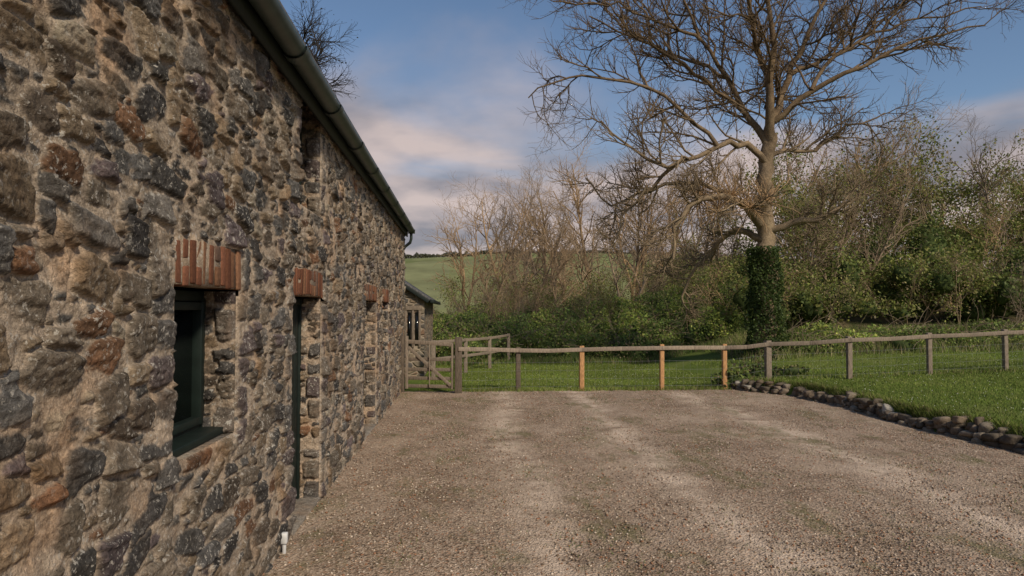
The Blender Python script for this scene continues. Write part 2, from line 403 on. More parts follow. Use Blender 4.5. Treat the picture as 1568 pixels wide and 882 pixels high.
class Boxes:
    def __init__(s): s.V=[];s.F=[];s.C=[]
    def box(s,x0,x1,y0,y1,z0,z1,c=(1,1,1),rot=None,jit=0,piv=None):
        v=np.array([[x,y,z] for x in (x0,x1) for y in (y0,y1) for z in (z0,z1)],float)
        if jit: v+=R.uniform(-jit,jit,v.shape)
        if rot is not None:
            ctr=np.array(piv) if piv is not None else v.mean(0); v=(v-ctr)@np.array(rot).T+ctr
        o=8*len(s.V); s.V.append(v)
        s.F+= [[o+q for q in f] for f in ([0,1,3,2],[4,6,7,5],[0,4,5,1],[2,3,7,6],[0,2,6,4],[1,5,7,3])]
        s.C+= [c]*8
    def beam(s,p,q,w,hh,c):
        p=np.array(p,float);q=np.array(q,float); d=q-p; L=np.linalg.norm(d); d/=L
        up=np.array([0,0,1.]) if abs(d[2])<.95 else np.array([0,1.,0]); sd=np.cross(d,up); sd/=np.linalg.norm(sd); up=np.cross(sd,d)
        m=np.stack([d,sd,up],1); s.box(-L/2,L/2,-w/2,w/2,-hh/2,hh/2,c)
        s.V[-1]=s.V[-1]@m.T+(p+q)/2
    def make(s,name,mat,parent=None,bev=.004):
        o=mesh_np(name,np.concatenate(s.V),np.array(s.F),mat,col=np.array(s.C,float),parent=parent)
        if bev:
            m=o.modifiers.new('b','BEVEL'); m.width=bev; m.segments=2; m.limit_method='ANGLE'
        return o
bk=Boxes(); mo=Boxes()
for a,b,c,d in LINT:
    n=int((b-a)/.080); w=(b-a)/n
    for i in range(n):
        parts=[(0,1)]
        if R.random()<.35: parts=[(0,.47),(.54,1)]
        for (f0,f1) in parts:
            s=R.uniform(.7,1.25); q=R.random(); cc=np.array([.165,.072,.042]) if q<.6 else (np.array([.12,.078,.058]) if q<.8 else np.array([.20,.105,.06])); cc=cc*s
            al=R.normal(0,.025); rot=[[1,0,0],[0,math.cos(al),-math.sin(al)],[0,math.sin(al),math.cos(al)]]
            hh=d-c-.02; arch=.012*math.sin(math.pi*(i+.5)/n)
            bk.box(WX-.10,WX+.020+R.uniform(-.004,.007),a+i*w+.0105,a+(i+1)*w-.0105,c+hh*f0+arch+R.uniform(.0,.012),c+hh*f1+arch-R.uniform(.004,.02),tuple(cc),jit=.004,rot=rot)
    mo.box(WX-.165,WX+.0145,a+.002,b-.002,c+.012,d+.002,(.36,.28,.20))
bk.make('brick_lintels',M_BRICK,barn,.008); mo.make('lintel_mortar',M_STONE,barn,.0)
def framed(i,a,b,c,d,kind):
    f=Boxes(); x=WX-RD; w=.06
    f.box(x-.06,x+.005,a,a+w,c,d); f.box(x-.06,x+.005,b-w,b,c,d); f.box(x-.06,x+.003,a+w,b-w,d-w,d)
    if kind=='window':
        f.box(x-.06,x+.003,a+w,b-w,c,c+w)
        iw=.045; A,B,Cc,D=a+w+.004,b-w-.004,c+w+.004,d-w-.004
        mid=(A+B)/2-.16
        for (p,q) in ((A,mid-.003),(mid+.003,B)):
            f.box(x-.05,x+.022,p,p+iw,Cc,D); f.box(x-.05,x+.022,q-iw,q,Cc,D)
            f.box(x-.05,x+.020,p+iw,q-iw,D-iw,D); f.box(x-.05,x+.020,p+iw,q-iw,Cc,Cc+iw)
        f.make(f'window_frame_{i}',M_GREEN,barn)
        g=Boxes(); g.box(x-.04,x-.03,a+w,b-w,c+w,d-w); g.make(f'window_glass_{i}',M_GLASS,barn,0)
        s=Boxes(); s.box(x+.005,WX-.045,a+.012,b-.012,c-.002,c+.038); s.make(f'window_sill_{i}',M_GREEN,barn,.006)
        s2=Boxes(); s2.box(x-.1,WX+.004,a-.005,b+.005,c-.05,c-.006,(.26,.22,.17)); s2.make(f'sill_mortar_{i}',M_STONE,barn,.0)
    else:
        n=7; ww=(b-a-2*w)/n
        for k in range(n):
            f.box(x-.05,x-.012,a+w+k*ww+.003,a+w+(k+1)*ww-.003,.05,d-w)
        f.make(f'door_{i}',M_GREEN,barn)
        s2=Boxes(); s2.box(x-.1,WX+.02,a-.02,b+.02,-.08,.045,(.25,.22,.18)); s2.make(f'door_step_{i}',M_STONE,barn,.01)
for i,(a,b,c,d,k) in enumerate(OPEN): framed(i,a,b,c if k=='window' else 0.04,min(d,HT-.03),k)
ridx=-4.4; ridz=3.78+(4.4-1.2)*.8
def quad(name,pts,mat,parent):
    return mesh_np(name,pts,[[0,1,2,3]],mat,parent=parent)
def slab(name,p,t,mat,parent):
    p=np.array(p,float); q=p-np.array([0,0,t]); V=np.concatenate([p,q])
    F=[[0,1,2,3],[7,6,5,4],[0,4,5,1],[1,5,6,2],[2,6,7,3],[3,7,4,0]]
    return mesh_np(name,V,F,mat,parent=parent)
slab('roof_slope_front',[(-1.18,Y0w-.1,3.80),(-1.18,Y1w+.1,3.80),(ridx,Y1w+.1,ridz),(ridx,Y0w-.1,ridz)],.06,M_SLATE,barn)
slab('roof_slope_back',[(ridx-.003,Y0w-.1,ridz),(ridx-.003,Y1w+.1,ridz),(-7.6,Y1w+.1,3.78),(-7.6,Y0w-.1,3.78)],.06,M_SLATE,barn)
def gable(name,y,x0,x1,xr,zh,zr,mat,parent):
    return mesh_np(name,[(x0,y,-.1),(x1,y,-.1),(x1,y,zh),(xr,y,zr),(x0,y,zh)],[[0,1,2,3,4]],mat,parent=parent)
gable('gable_far',Y1w-.002,-7.5,WX+.004,ridx,3.68,ridz-.08,M_RUB,barn)
gable('gable_near',Y0w+.002,-7.5,WX+.004,ridx,3.68,ridz-.08,M_RUB,barn)
quad('back_wall',[(-7.5,Y0w,-.1),(-7.5,Y1w,-.1),(-7.5,Y1w,3.7),(-7.5,Y0w,3.7)],M_RUB,barn)
bb=Boxes(); bb.box(WX-.42,WX-.36,Y0w+.01,Y1w-.01,-.1,3.7); bb.make('inner_lining',M_FASC,barn,0)
fb=Boxes(); fb.box(WX+.055,WX+.085,Y0w-.1,Y1w+.05,3.50,3.715); fb.box(WX-.02,WX+.054,Y0w-.1,Y1w+.05,3.60,3.63); fb.make('fascia_board',M_FASC,barn,0)
gc=np.array([WX+.172,3.645]); gr=.080
an=np.linspace(math.pi,2*math.pi,21)
outer=np.stack([gc[0]+gr*np.cos(an),gc[1]+gr*np.sin(an)],-1); inner=np.stack([gc[0]+(gr-.006)*np.cos(an[::-1]),gc[1]+(gr-.006)*np.sin(an[::-1])],-1)
def sweep(sec,y0,y1,closed=True):
    n=len(sec); V=np.concatenate([np.insert(sec,1,y0,axis=1),np.insert(sec,1,y1,axis=1)])
    F=[[i,(i+1)%n,n+(i+1)%n,n+i] for i in range(n)]; return V,F
Vs=[];Fs=[];o=0
def addsw(sec,y0,y1):
    global o
    V,F=sweep(sec,y0,y1); Vs.append(V); Fs.extend([[q+o for q in f] for f in F]); o+=len(V)
addsw(np.concatenate([outer,inner]),Y0w-.1,Y1w+.02)
for yb in np.arange(-3.3,15.9,1.36):
    r2=gr+.013; ou=np.stack([gc[0]+r2*np.cos(an),gc[1]+r2*np.sin(an)],-1); inn=np.stack([gc[0]+(gr+.0015)*np.cos(an[::-1]),gc[1]+(gr+.0015)*np.sin(an[::-1])],-1)
    addsw(np.concatenate([ou,inn]),yb-.06,yb+.06)
gt=mesh_np('gutter',np.concatenate(Vs),Fs,M_GUT,smooth=False,parent=barn)
cp=Boxes(); cp.box(gc[0]-gr,gc[0]+gr,Y1w+.02,Y1w+.03,gc[1]-gr*.9,gc[1]); cp.make('gutter_end',M_GUT,barn,.01)
def tubes(polys,mat,name,parent=None,only_mesh=False):
    groups={}
    for P,r in polys:
        k=len(P); s=10 if r[0]>.09 else (6 if r[0]>.03 else (4 if r[0]>.012 else 3))
        groups.setdefault((k,s),[]).append((P,r))
    VV=[];FF=[];o=0
    for (k,s),L in groups.items():
        P=np.array([a for a,_ in L],float); r=np.array([b for _,b in L],float)
        t=np.empty_like(P); t[:,1:-1]=P[:,2:]-P[:,:-2]; t[:,0]=P[:,1]-P[:,0]; t[:,-1]=P[:,-1]-P[:,-2]
        t/=np.linalg.norm(t,axis=-1,keepdims=True)+1e-9
        m=np.abs(t.mean(1)); ref=np.zeros((len(L),3)); ref[np.arange(len(L)),m.argmin(1)]=1
        a=np.cross(t,ref[:,None,:]); a/=np.linalg.norm(a,axis=-1,keepdims=True)+1e-9; b=np.cross(t,a)
        th=np.arange(s)*2*math.pi/s
        ring=P[:,:,None,:]+r[:,:,None,None]*(np.cos(th)[None,None,:,None]*a[:,:,None,:]+np.sin(th)[None,None,:,None]*b[:,:,None,:])
        VV.append(ring.reshape(-1,3))
        n=len(L); base=(np.arange(n)*k*s)[:,None,None]+o
        i=np.arange(k-1)[None,:,None]*s; j=np.arange(s)[None,None,:]; j2=(j+1)%s
        f=np.stack([base+i+j,base+i+j2,base+i+s+j2,base+i+s+j],-1); FF.append(f.reshape(-1,4)); o+=n*k*s
    return mesh_np(name,np.concatenate(VV),np.concatenate(FF),mat,smooth=True,parent=parent,only_mesh=only_mesh)
tubes([([(gc[0],15.8,3.58),(gc[0],15.8,3.44),(gc[0]-.03,15.86,3.36),(WX+.02,15.99,3.28),(WX-.08,16.0,3.1),(WX-.08,16.0,.05)],[.036]*6)],M_GUT,'downpipe',barn)
wb=Boxes(); wb.box(WX+.03,WX+.075,5.145,5.195,.09,.17); wb.box(WX+.04,WX+.065,5.155,5.185,0,.09); wb.make('service_outlet',M_WHITE,barn,.008)
# ---------------------------------------------------------------- outbuilding
ob=empty('stone_outbuilding')
def ob_gable():
    y=18.5
    mesh_np('front_gable',[(-5,y,-.1),(-1.02,y,-.1),(-1.02,y,2.12),(-3,y,3.42),(-5,y,2.12)],[[0,1,2,3,4]],M_RUB,parent=ob)
    mesh_np('side_wall',[(-1.02,y,-.1),(-1.02,24,-.1),(-1.02,24,2.12),(-1.02,y,2.12)],[[0,1,2,3]],M_RUB,parent=ob)
    mesh_np('back_gable',[(-5,24,-.1),(-1.02,24,-.1),(-1.02,24,2.12),(-3,24,3.42),(-5,24,2.12)],[[0,1,2,3,4]],M_RUB,parent=ob)
    mesh_np('far_side',[(-5,y,-.1),(-5,24,-.1),(-5,24,2.12),(-5,y,2.12)],[[0,1,2,3]],M_RUB,parent=ob)
    slab('roof_right',[(-.86,y-.12,2.10),(-.86,24.1,2.10),(-3,24.1,3.50),(-3,y-.12,3.50)],.06,M_SLATE,ob)
    slab('roof_left',[(-3.003,y-.12,3.50),(-3.003,24.1,3.50),(-5.14,24.1,2.10),(-5.14,y-.12,2.10)],.06,M_SLATE,ob)
    f=Boxes()
    f.box(-.86,-.76,y-.14,24.1,1.99,2.08,(.02,.03,.03)); f.beam((-.9,y-.13,2.03),(-3,y-.13,3.41),.03,.10,(.02,.03,.03)); f.make('eaves_gutter',M_FASC,ob,.01)
    w=Boxes()
    for xx in (-1.22,-1.42,-1.62): w.box(xx-.045,xx+.045,y-.012,y+.02,.85,1.75)
    w.make('slit_windows',M_GLASS,ob,0)
    q=Boxes()
    for xx in (-1.14,-1.32,-1.52,-1.70): q.box(xx-.03,xx+.03,y-.04,y+.02,.8,1.8,(.2,.16,.12))
    q.box(-1.75,-1.09,y-.05,y+.02,1.8,1.92,(.2,.16,.12)); q.make('window_mullions',M_WOOD,ob,.005)
ob_gable()
# ---------------------------------------------------------------- fence and gate
GREY=(.23,.185,.14); NEW=(.46,.255,.115); DK=(.12,.095,.07)
fence=empty('post_and_rail_fence')
posts=[(-.084,14.74,1.22,.15,DK),(1.24,15.2,.98,.10,DK),(2.66,15.15,1.0,.10,NEW),(4.47,15.1,1.03,.09,NEW),(5.91,15.1,1.03,.09,NEW),(6.86,14.95,.90,.12,GREY),(8.5,14.5,.93,.10,GREY),(10.6,14.85,.94,.10,GREY),(12.6,15.05,.96,.10,GREY),(14.7,15.3,.94,.10,GREY),(17.0,15.5,.94,.10,GREY),(19.2,15.7,.94,.10,GREY)]
fp=Boxes(); fr=Boxes(); wr=[]
tops=[]
for i,(x,y,hh,w,c) in enumerate(posts):
    z=G(x,y); a=R.uniform(-.03,.03); rot=[[math.cos(a),-math.sin(a),0],[math.sin(a),math.cos(a),0],[0,0,1]]
    fp.box(x-w/2,x+w/2,y-w/2,y+w/2,z-.2,z+hh,c,rot=rot,jit=.008)
    tops.append((x,y-w/2-.018,z+hh-.075 if i else .97))
for i in range(len(tops)-1):
    a,b=tops[i],tops[i+1]
    cc=GREY if i!=3 else (.27,.22,.16)
    mid=((a[0]+b[0])/2,(a[1]+b[1])/2,(a[2]+b[2])/2+R.uniform(-.025,.01))
    cq=tuple(np.array(cc)*R.uniform(.85,1.25))
    fr.beam(a,mid,.032,.090,cq); fr.beam(mid,b,.032,.090,cq)
    for f in (.12,.3,.5,.7):
        za=G(a[0],a[1])+f*(a[2]-G(a[0],a[1])); zb=G(b[0],b[1])+f*(b[2]-G(b[0],b[1]))
        wr.append(([(a[0],a[1]+.02,za),((a[0]+b[0])/2,(a[1]+b[1])/2+.02,(za+zb)/2-.004),(b[0],b[1]+.02,zb)],[.0020]*3))
    L=math.hypot(b[0]-a[0],b[1]-a[1]); nn=int(L/.15)
    for k in range(1,nn):
        s=k/nn; x=a[0]+(b[0]-a[0])*s; y=a[1]+(b[1]-a[1])*s+.02; zt=a[2]+(b[2]-a[2])*s; zg=G(x,y)
        wr.append(([(x,y,zg+.02),(x,y,(zg+zt)/2),(x,y,zg+(zt-zg)*.72)],[.0014]*3))
fp.make('posts',M_WOOD,fence,.008); fr.make('rails',M_WOOD,fence,.006); tubes(wr,M_METAL,'stock_wire',fence)
gate=empty('field_gate'); gb=Boxes()
gx0,gy0,gx1,gy1=-1.22,15.0,-.19,14.76
gp=lambda s,z:(gx0+(gx1-gx0)*s,gy0+(gy1-gy0)*s,z)
for z in (.16,.33,.52,.74): gb.beam(gp(0,z),gp(1,z),.025,.075,tuple(np.array(GREY)*.8))
gb.beam(gp(0,1.12),gp(1,1.06),.05,.085,GREY)
gb.beam(gp(0.02,.1),gp(.02,1.24),.06,.08,GREY); gb.beam(gp(.98,.1),gp(.98,1.08),.05,.07,GREY)
gb.beam(tuple(np.array(gp(.05,1.0))-[0,.03,0]),tuple(np.array(gp(.95,.18))-[0,.03,0]),.022,.07,GREY)
gb.beam(tuple(np.array(gp(.5,.14))-[0,.028,0]),tuple(np.array(gp(.5,1.08))-[0,.028,0]),.02,.06,GREY)
gb.box(-1.33,-1.25,14.95,15.07,-.1,1.25,DK)
gb.make('gate_timbers',M_WOOD,gate,.006)
f2=empty('rail_fence'); b2=Boxes()
pp=[(-.75,18.0),(.1,19.8),(.85,21.3),(1.55,22.9)]
for x,y in pp: b2.box(x-.05,x+.05,y-.05,y+.05,G(x,y)-.1,G(x,y)+1.0,GREY,jit=.006)
for (a,b) in zip(pp[:-1],pp[1:]):
    for z in (.95,.5): b2.beam((a[0],a[1]-.06,G(*a)+z),(b[0],b[1]-.06,G(*b)+z),.03,.08,GREY)
b2.make('fence_timbers',M_WOOD,f2,.006)
# ---------------------------------------------------------------- dry stone retaining wall
UV,UF=blob_unit(3)
def stones(cs,szs,seed,k=.55):
    rng=np.random.default_rng(seed); n=len(cs); cs=np.array(cs);szs=np.array(szs)
    S=np.sign(UV)*np.abs(UV)**k; S=S/np.abs(S).max()
    B=np.repeat(S[None],n,0)
    fr=rng.normal(0,2.2,(n,3,3)); ph=rng.random((n,3))*6.3
    w=np.sin(np.einsum('vj,nkj->nvk',UV,fr)+ph[:,None,:]).sum(-1)*.09+1
    B=B*w[...,None]*szs[:,None,:]/2
    th=rng.normal(0,.25,n); t2=rng.normal(0,.15,n)
    c,s=np.cos(th)[:,None],np.sin(th)[:,None]; x=B[...,0]*c-B[...,1]*s; y=B[...,0]*s+B[...,1]*c
    c,s=np.cos(t2)[:,None],np.sin(t2)[:,None]; z=B[...,2]*c-y*s; y=B[...,2]*s+y*c
    V=np.stack([x,y,z],-1)+cs[:,None,:]
    F=(UF[None]+len(UV)*np.arange(n)[:,None,None]).reshape(-1,3)
    return V.reshape(-1,3),F
cs=[];sz=[];cc=[]
y=-3.
while y<15.1:
    L=R.uniform(.07,.26); z=0; top=WH-.06+.05*math.sin(y*2.3)+R.uniform(-.05,.02)
    while z<top:
        hh=R.uniform(.05,.12); 
        cs.append((float(edge_x(y))+.07+R.uniform(-.04,.04)+z*.4,y,z+hh/2-.02)); sz.append((R.uniform(.14,.26),L*R.uniform(.9,1.15),hh*1.2))
        c=np.array([[.19,.15,.11],[.14,.115,.085],[.25,.205,.15],[.17,.13,.09],[.32,.29,.235]][R.choice(5,p=[.3,.25,.2,.2,.05])])*R.uniform(.7,1.2); cc.append(c); z+=hh*.9
    y+=L*.88
V,F=stones(cs,sz,5,.62); 
mesh_np('dry_stone_wall',V,F,M_ROCK,col=np.repeat(np.array(cc),len(UV),0),smooth=True)
# ---------------------------------------------------------------- foliage helpers
def leaves(name,P,size,cols,parent=None,mat=M_LEAF,seed=1,up=.0,only_mesh=False):
    rng=np.random.default_rng(seed); n=len(P); P=np.asarray(P,float)
    a=rng.normal(size=(n,3)); a/=np.linalg.norm(a,axis=1)[:,None]; b=rng.normal(size=(n,3)); b[:,2]*=(1-up); b-=a*(a*b).sum(1)[:,None]; b/=np.linalg.norm(b,axis=1)[:,None]
    s=(size*rng.uniform(.6,1.3,n))[:,None]
    V=np.stack([P-a*s,P-b*s*.55,P+a*s,P+b*s*.55],1).reshape(-1,3)
    F=np.arange(4*n).reshape(-1,4)
    return mesh_np(name,V,F,mat,col=np.repeat(cols,4,0),parent=parent,only_mesh=only_mesh)
def leafcols(n,pal,rng,w=None):
    pal=np.array(pal); i=rng.choice(len(pal),n,p=w); return pal[i]*rng.uniform(.7,1.3,(n,1))
DG=[(.05,.08,.022),(.075,.115,.03),(.10,.145,.035),(.14,.18,.045),(.09,.085,.035)]
FG=[(.14,.18,.035),(.18,.215,.045),(.24,.25,.06),(.28,.27,.08),(.21,.17,.085)]
def blobs_points(bl,dens,rng):
    out=[];idx=[]
    for q,(x,y,z,rx,ry,rz) in enumerate(bl):
        n=int(dens*(rx*rz+rx*ry)); d=rng.normal(size=(n,3)); d/=np.linalg.norm(d,axis=1)[:,None]; d[:,2]=np.where(d[:,2]<-.3,-d[:,2],d[:,2])
        f=rng.normal(0,2.5,(3,3)); ph=rng.random(3)*6.3
        w=1+.16*np.sin(d@f.T+ph).sum(1)
        r=(rng.random(n)**.25)*w
        out.append(np.array([x,y,z])+d*r[:,None]*np.array([rx,ry,rz])); idx.append(np.full(n,q))
    return np.concatenate(out),np.concatenate(idx)
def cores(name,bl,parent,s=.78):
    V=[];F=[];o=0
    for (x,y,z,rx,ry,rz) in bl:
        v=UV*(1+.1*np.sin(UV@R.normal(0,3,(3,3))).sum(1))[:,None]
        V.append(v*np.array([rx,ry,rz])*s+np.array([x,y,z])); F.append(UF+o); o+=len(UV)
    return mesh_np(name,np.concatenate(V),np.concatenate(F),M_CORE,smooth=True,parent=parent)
# ---------------------------------------------------------------- tree generator
def grow(start,d,L,r0,r1,k,wob,up,rng):
    P=[Vector(start)]; d=Vector(d).normalized()
    for i in range(k-1):
        d=(d+Vector((rng.gauss(0,wob),rng.gauss(0,wob),rng.gauss(0,wob)))+Vector((0,0,up))).normalized()
        P.append(P[-1]+d*(L/(k-1)))
    rr=[r0+(r1-r0)*i/(k-1) for i in range(k)]
    return P,rr
def spawn(P,r,lev,spec,polys,tips,rng):
    if lev>=len(spec): tips.append(P[-1]); return
    n,L,ang,up,wob,t0,k,rf=spec[lev]
    n=max(1,int(round(n*rng.uniform(.75,1.25))))
    m=len(P)-1
    for c in range(n):
        t=t0+(1-t0)*(c+rng.random())/n; t=min(t,.999); s=t*m; i=int(s); f=s-i
        p=P[i].lerp(P[i+1],f); tan=(P[i+1]-P[i]).normalized()
        ax=tan.cross(Vector((rng.gauss(0,1),rng.gauss(0,1),rng.gauss(0,1)))).normalized()
        d=Matrix.Rotation(math.radians(rng.uniform(ang*.65,ang*1.3)),3,ax)@tan
        rad=(r[i]+(r[i+1]-r[i])*f)
        rb=max(.004,min(rad*.8,rf)); LL=L*rng.uniform(.6,1.2)*(1.15-.5*t)
        Q,q=grow(p,d,LL,rb,max(.0032,rb*.4),k,wob,up,rng)
        polys.append((Q,q)); spawn(Q,q,lev+1,spec,polys,tips,rng)
    tips.append(P[-1])
# ---- big ash tree
rg=random.Random(21)
tx,ty=8.86,19.4; tz=G(tx,ty)-.1
polys=[];tips=[]
def LP(pts): return [Vector((tx+s*.997+q*.07,ty+q-s*.07,.60+z)) for s,q,z in pts]
def dens(pts,rad,n):
    P=LP(pts); out=[];rr=[]
    m=len(P)-1
    for i in range(n+1):
        s=i/n*m; k=min(int(s),m-1); f=s-k
        p0=P[max(k-1,0)];p1=P[k];p2=P[k+1];p3=P[min(k+2,m)]
        v=.5*((2*p1)+(p2-p0)*f+(2*p0-5*p1+4*p2-p3)*f*f+(3*p1-p0-3*p2+p3)*f**3)
        if 0<i<n: v=v+Vector((rg.gauss(0,.05),rg.gauss(0,.05),rg.gauss(0,.05)))
        out.append(v); rr.append(rad[0]+(rad[1]-rad[0])*(i/n)**.9)
    return out,rr
T=dens([(-.05,0,-.3),(0,0,1.0),(.08,0,2.2),(.02,0,3.3),(-.03,0,4.6),(.12,0,5.7),(.22,.05,6.4)],(.34,.19),22)
T[1][0]=.5;T[1][1]=.42
polys.append(T)
LIMBS=[
 ([(.2,0,6.2),(.5,.3,7.3),(1.1,.6,8.6),(2.0,.8,10.2),(2.7,.9,12.0)],(.15,.03)),
 ([(.2,0,6.2),(.0,-.3,7.4),(.15,-.5,8.8),(.0,-.4,10.4),(.2,-.3,12.4)],(.15,.03)),
 ([(.15,0,6.0),(-.4,.2,7.0),(-.9,.4,8.2),(-1.7,.5,9.5),(-2.4,.4,11.2)],(.12,.025)),
 ([(-.4,.2,7.0),(-1.3,.2,7.8),(-2.5,-.2,8.4),(-3.9,-.4,9.1),(-5.2,-.5,9.7)],(.09,.02)),
 ([(.35,.1,6.8),(1.3,-.3,7.6),(2.7,-.6,8.2),(4.2,-.7,8.9),(6.2,-.6,9.4)],(.10,.02)),
 ([(1.1,.6,8.4),(2.3,.9,9.0),(3.8,1.1,10.0),(5.4,1.0,11.2)],(.08,.02)),
 ([(.1,0,5.5),(-.7,-.3,6.0),(-1.6,-.7,5.9),(-2.8,-.9,5.3),(-3.8,-1.2,5.4),(-5.0,-1.4,6.4)],(.11,.022)),
 ([(-1.6,-.7,5.9),(-2.8,-1.0,6.9),(-4.2,-1.3,7.5),(-5.9,-1.6,7.6),(-7.0,-1.8,6.9)],(.07,.016)),
 ([(.1,0,5.7),(.9,.5,6.1),(1.9,.9,6.1),(3.1,1.2,6.9),(4.3,1.3,7.4)],(.08,.02)),
 ([(0,0,3.6),(-.6,-.4,4.1),(-1.3,-.7,4.4),(-2.2,-1.0,4.3),(-2.9,-1.2,3.6),(-3.0,-1.2,2.6)],(.16,.035)),
 ([(-1.0,-.6,4.3),(-1.9,.2,5.0),(-3.2,.5,4.9),(-4.4,.6,4.4),(-5.2,.6,5.2)],(.09,.02)),
 ([(-.05,0,3.3),(-.7,.5,3.6),(-1.3,1.0,3.1),(-1.9,1.2,2.2),(-2.1,1.3,1.4)],(.12,.025)),
 ([(.08,0,3.5),(.7,-.3,3.7),(1.3,-.5,3.8),(1.9,-.6,4.1),(2.5,-.6,4.4)],(.12,.03)),
 ([(0,0,8.5),(-.8,-1.2,9.5),(-1.4,-2.4,10.6),(-1.6,-3.4,12)],(.08,.02)),
 ([(.1,0,7.2),(.8,1.5,8.2),(1.2,3.0,9.4),(1.2,4.2,10.8)],(.09,.02)),
 ([(-.9,.4,8.2),(-2.2,1.4,9.2),(-3.4,2.2,10.2),(-4.4,2.6,11.6)],(.07,.02)),
 ([(-1.7,.5,9.4),(-3.0,.3,9.9),(-4.6,.2,10.4),(-6.2,.1,10.4)],(.06,.018)),
 ([(1.3,-.3,7.6),(2.4,.4,8.9),(3.6,.6,9.6),(5.2,.6,10.1),(6.8,.4,10.4)],(.07,.018)),
 ([(-2.8,-.9,5.3),(-3.6,-.6,4.6),(-4.2,-.4,3.9),(-4.5,-.3,3.0)],(.06,.018)),
]
for i,(pts,rad) in enumerate(LIMBS):
    L=dens(pts,rad,12); polys.append(L)
    hi=pts[-1][2]>6
    spec=[(11 if hi else 9,2.3 if hi else 1.3,50,.07 if hi else .06,.19,.12,7,.036),(9,1.05 if hi else .75,48,.09,.20,.1,5,.018),(6,.5,44,.13,.20,.1,4,.0105)]
    spawn(L[0],L[1],0,spec,polys,tips,rg)
ash=empty('ash_tree',(0,0,0))
tubes(polys,M_BARK,'trunk_and_branches',ash)
print('ash polys',len(polys),time.time()-T0)
pl=[]
for cx,cz in ((-1.2,4.45),(-.7,4.1),(-2.1,4.4),(-.2,4.3),(-1.6,4.0)):
    c=LP([(cx,-.7,cz)])[0]
    for k in range(55):
        d=(rg.gauss(0,1),rg.gauss(0,.7),rg.gauss(.4,1)); Q=grow(c,d,rg.uniform(.4,1.2),.014,.005,5,.28,.03,rg); pl.append(Q)
tubes(pl,M_TWIG,'pollard_shoots',ash)
n=11000; th=R.random(n)*6.283; zz=R.random(n)**.9*3.3; r=(.52-.14*zz/3.2)*(.75+.4*R.random(n))*(1+.15*np.sin(th*3+zz*4))
P=np.stack([tx-.03+r*np.cos(th),ty+r*np.sin(th),.35+zz],-1)
leaves('trunk_ivy',P,.045,leafcols(n,DG[:3],R)*.9,ash,seed=3)
# ---- tree behind barn roof
rg=random.Random(5); polys=[];tips=[]
bt=empty('bare_tree')
b0=(-6.3,20.,0)
T=grow(b0,(0.05,0,1),7.6,.3,.2,9,.04,.05,rg); polys.append(T)
for k in range(9):
    a=k/9*6.28; L=grow(T[0][5+k%4],(math.cos(a),math.sin(a),.95),rg.uniform(4.4,6.),.12,.02,9,.1,.05,rg); polys.append(L)
    spawn(L[0],L[1],0,[(10,1.8,45,.06,.15,.15,6,.03),(9,.9,45,.06,.17,.1,5,.015),(7,.45,42,.08,.18,.1,4,.010)],polys,tips,rg)
tubes(polys,M_BARKD,'trunk_and_branches',bt)
tp=np.array([t[:] for t in tips]); sel=R.random(len(tp))<.35; tp=tp[sel]+R.normal(0,.05,(sel.sum(),3))
leaves('buds',tp,.03,leafcols(len(tp),[(.03,.035,.02),(.05,.05,.03)],R),bt,seed=8)
# ---- woodland variants
def variant(seed,H,multi,spread,leaf=0,dense=1.,ls=.075):
    rg=random.Random(seed); polys=[];tips=[]
    for s in range(multi):
        a=rg.random()*6.28; tilt=rg.uniform(.02,spread)
        T=grow((math.cos(a)*.25*multi*.4,math.sin(a)*.25*multi*.4,-.2),(math.cos(a)*tilt,math.sin(a)*tilt,1),H*rg.uniform(.75,1),.016*H/(1+.25*(multi-1)),.012,10,.09,.03,rg); polys.append(T)
        spawn(T[0],T[1],0,[(int(13/(1+.3*(multi-1))*dense),H*.32,42,.07,.16,.22,7,.04),(6,H*.15,45,.07,.2,.15,5,.019),(4,H*.075,42,.07,.22,.1,4,.013)],polys,tips,rg)
    me=tubes(polys,M_TWIG,f'tree_mesh_{seed}',only_mesh=True)
    lm=None
    if leaf:
        rr=np.random.default_rng(seed); tp=np.array([t[:] for t in tips]); tp=np.repeat(tp,leaf,0); tp=tp+rr.normal(0,.2,tp.shape)
        tone=np.sin(tp@rr.normal(0,1.3,3))*.3+1
        cl=leafcols(len(tp),[(.18,.22,.04),(.24,.26,.06),(.28,.25,.09),(.13,.17,.035),(.30,.23,.12)],rr)*tone[:,None]
        lm=leaves(f'leaf_mesh_{seed}',tp,ls,cl,only_mesh=True,seed=seed)
    return me,lm
bare=[variant(31,8,2,.18,dense=1.5),variant(32,8,3,.35,dense=1.5),variant(33,8,1,.1,dense=1.7),variant(34,8,4,.5,dense=1.4)]
leafy=[variant(41,8,2,.25,5),variant(42,8,3,.4,5),variant(43,8,3,.3,3)]
shrub=[variant(51,3.2,6,.7),variant(52,3.2,7,.9),variant(53,3.2,6,.8,3,ls=.05)]
wood=empty('woodland_trees'); thick=empty('shrub_thicket')
def inst(v,x,y,s,par,rz=None):
    rot=random.random()*6.28; sc=(s,s,s*random.uniform(.92,1.08))
    for m in v:
        if m is None: continue
        o=bpy.data.objects.new('tree_part' if par is wood else 'shrub_part',m); o.location=(x,y,G(x,y)); 
        o.rotation_euler=(0,0,rot); o.scale=sc; link(o,par)
rw=random.Random(77)
for (x,y,s,k) in [(.6,40,1.12,1),(2.6,42,1.3,0),(4.2,40,1.15,3),(6.2,37,1.02,1),(8.0,40,1.25,2),(9.6,37,1.1,3),(12,37,1.1,0),(1.6,34,.6,3),(4.6,32,.62,1),(7.4,31,.75,0),(14,38,1.1,3),(5.2,43,1.22,0),(10.6,41,1.22,1),(3.2,36,.85,1)]:
    inst(bare[k],x,y,s,wood)
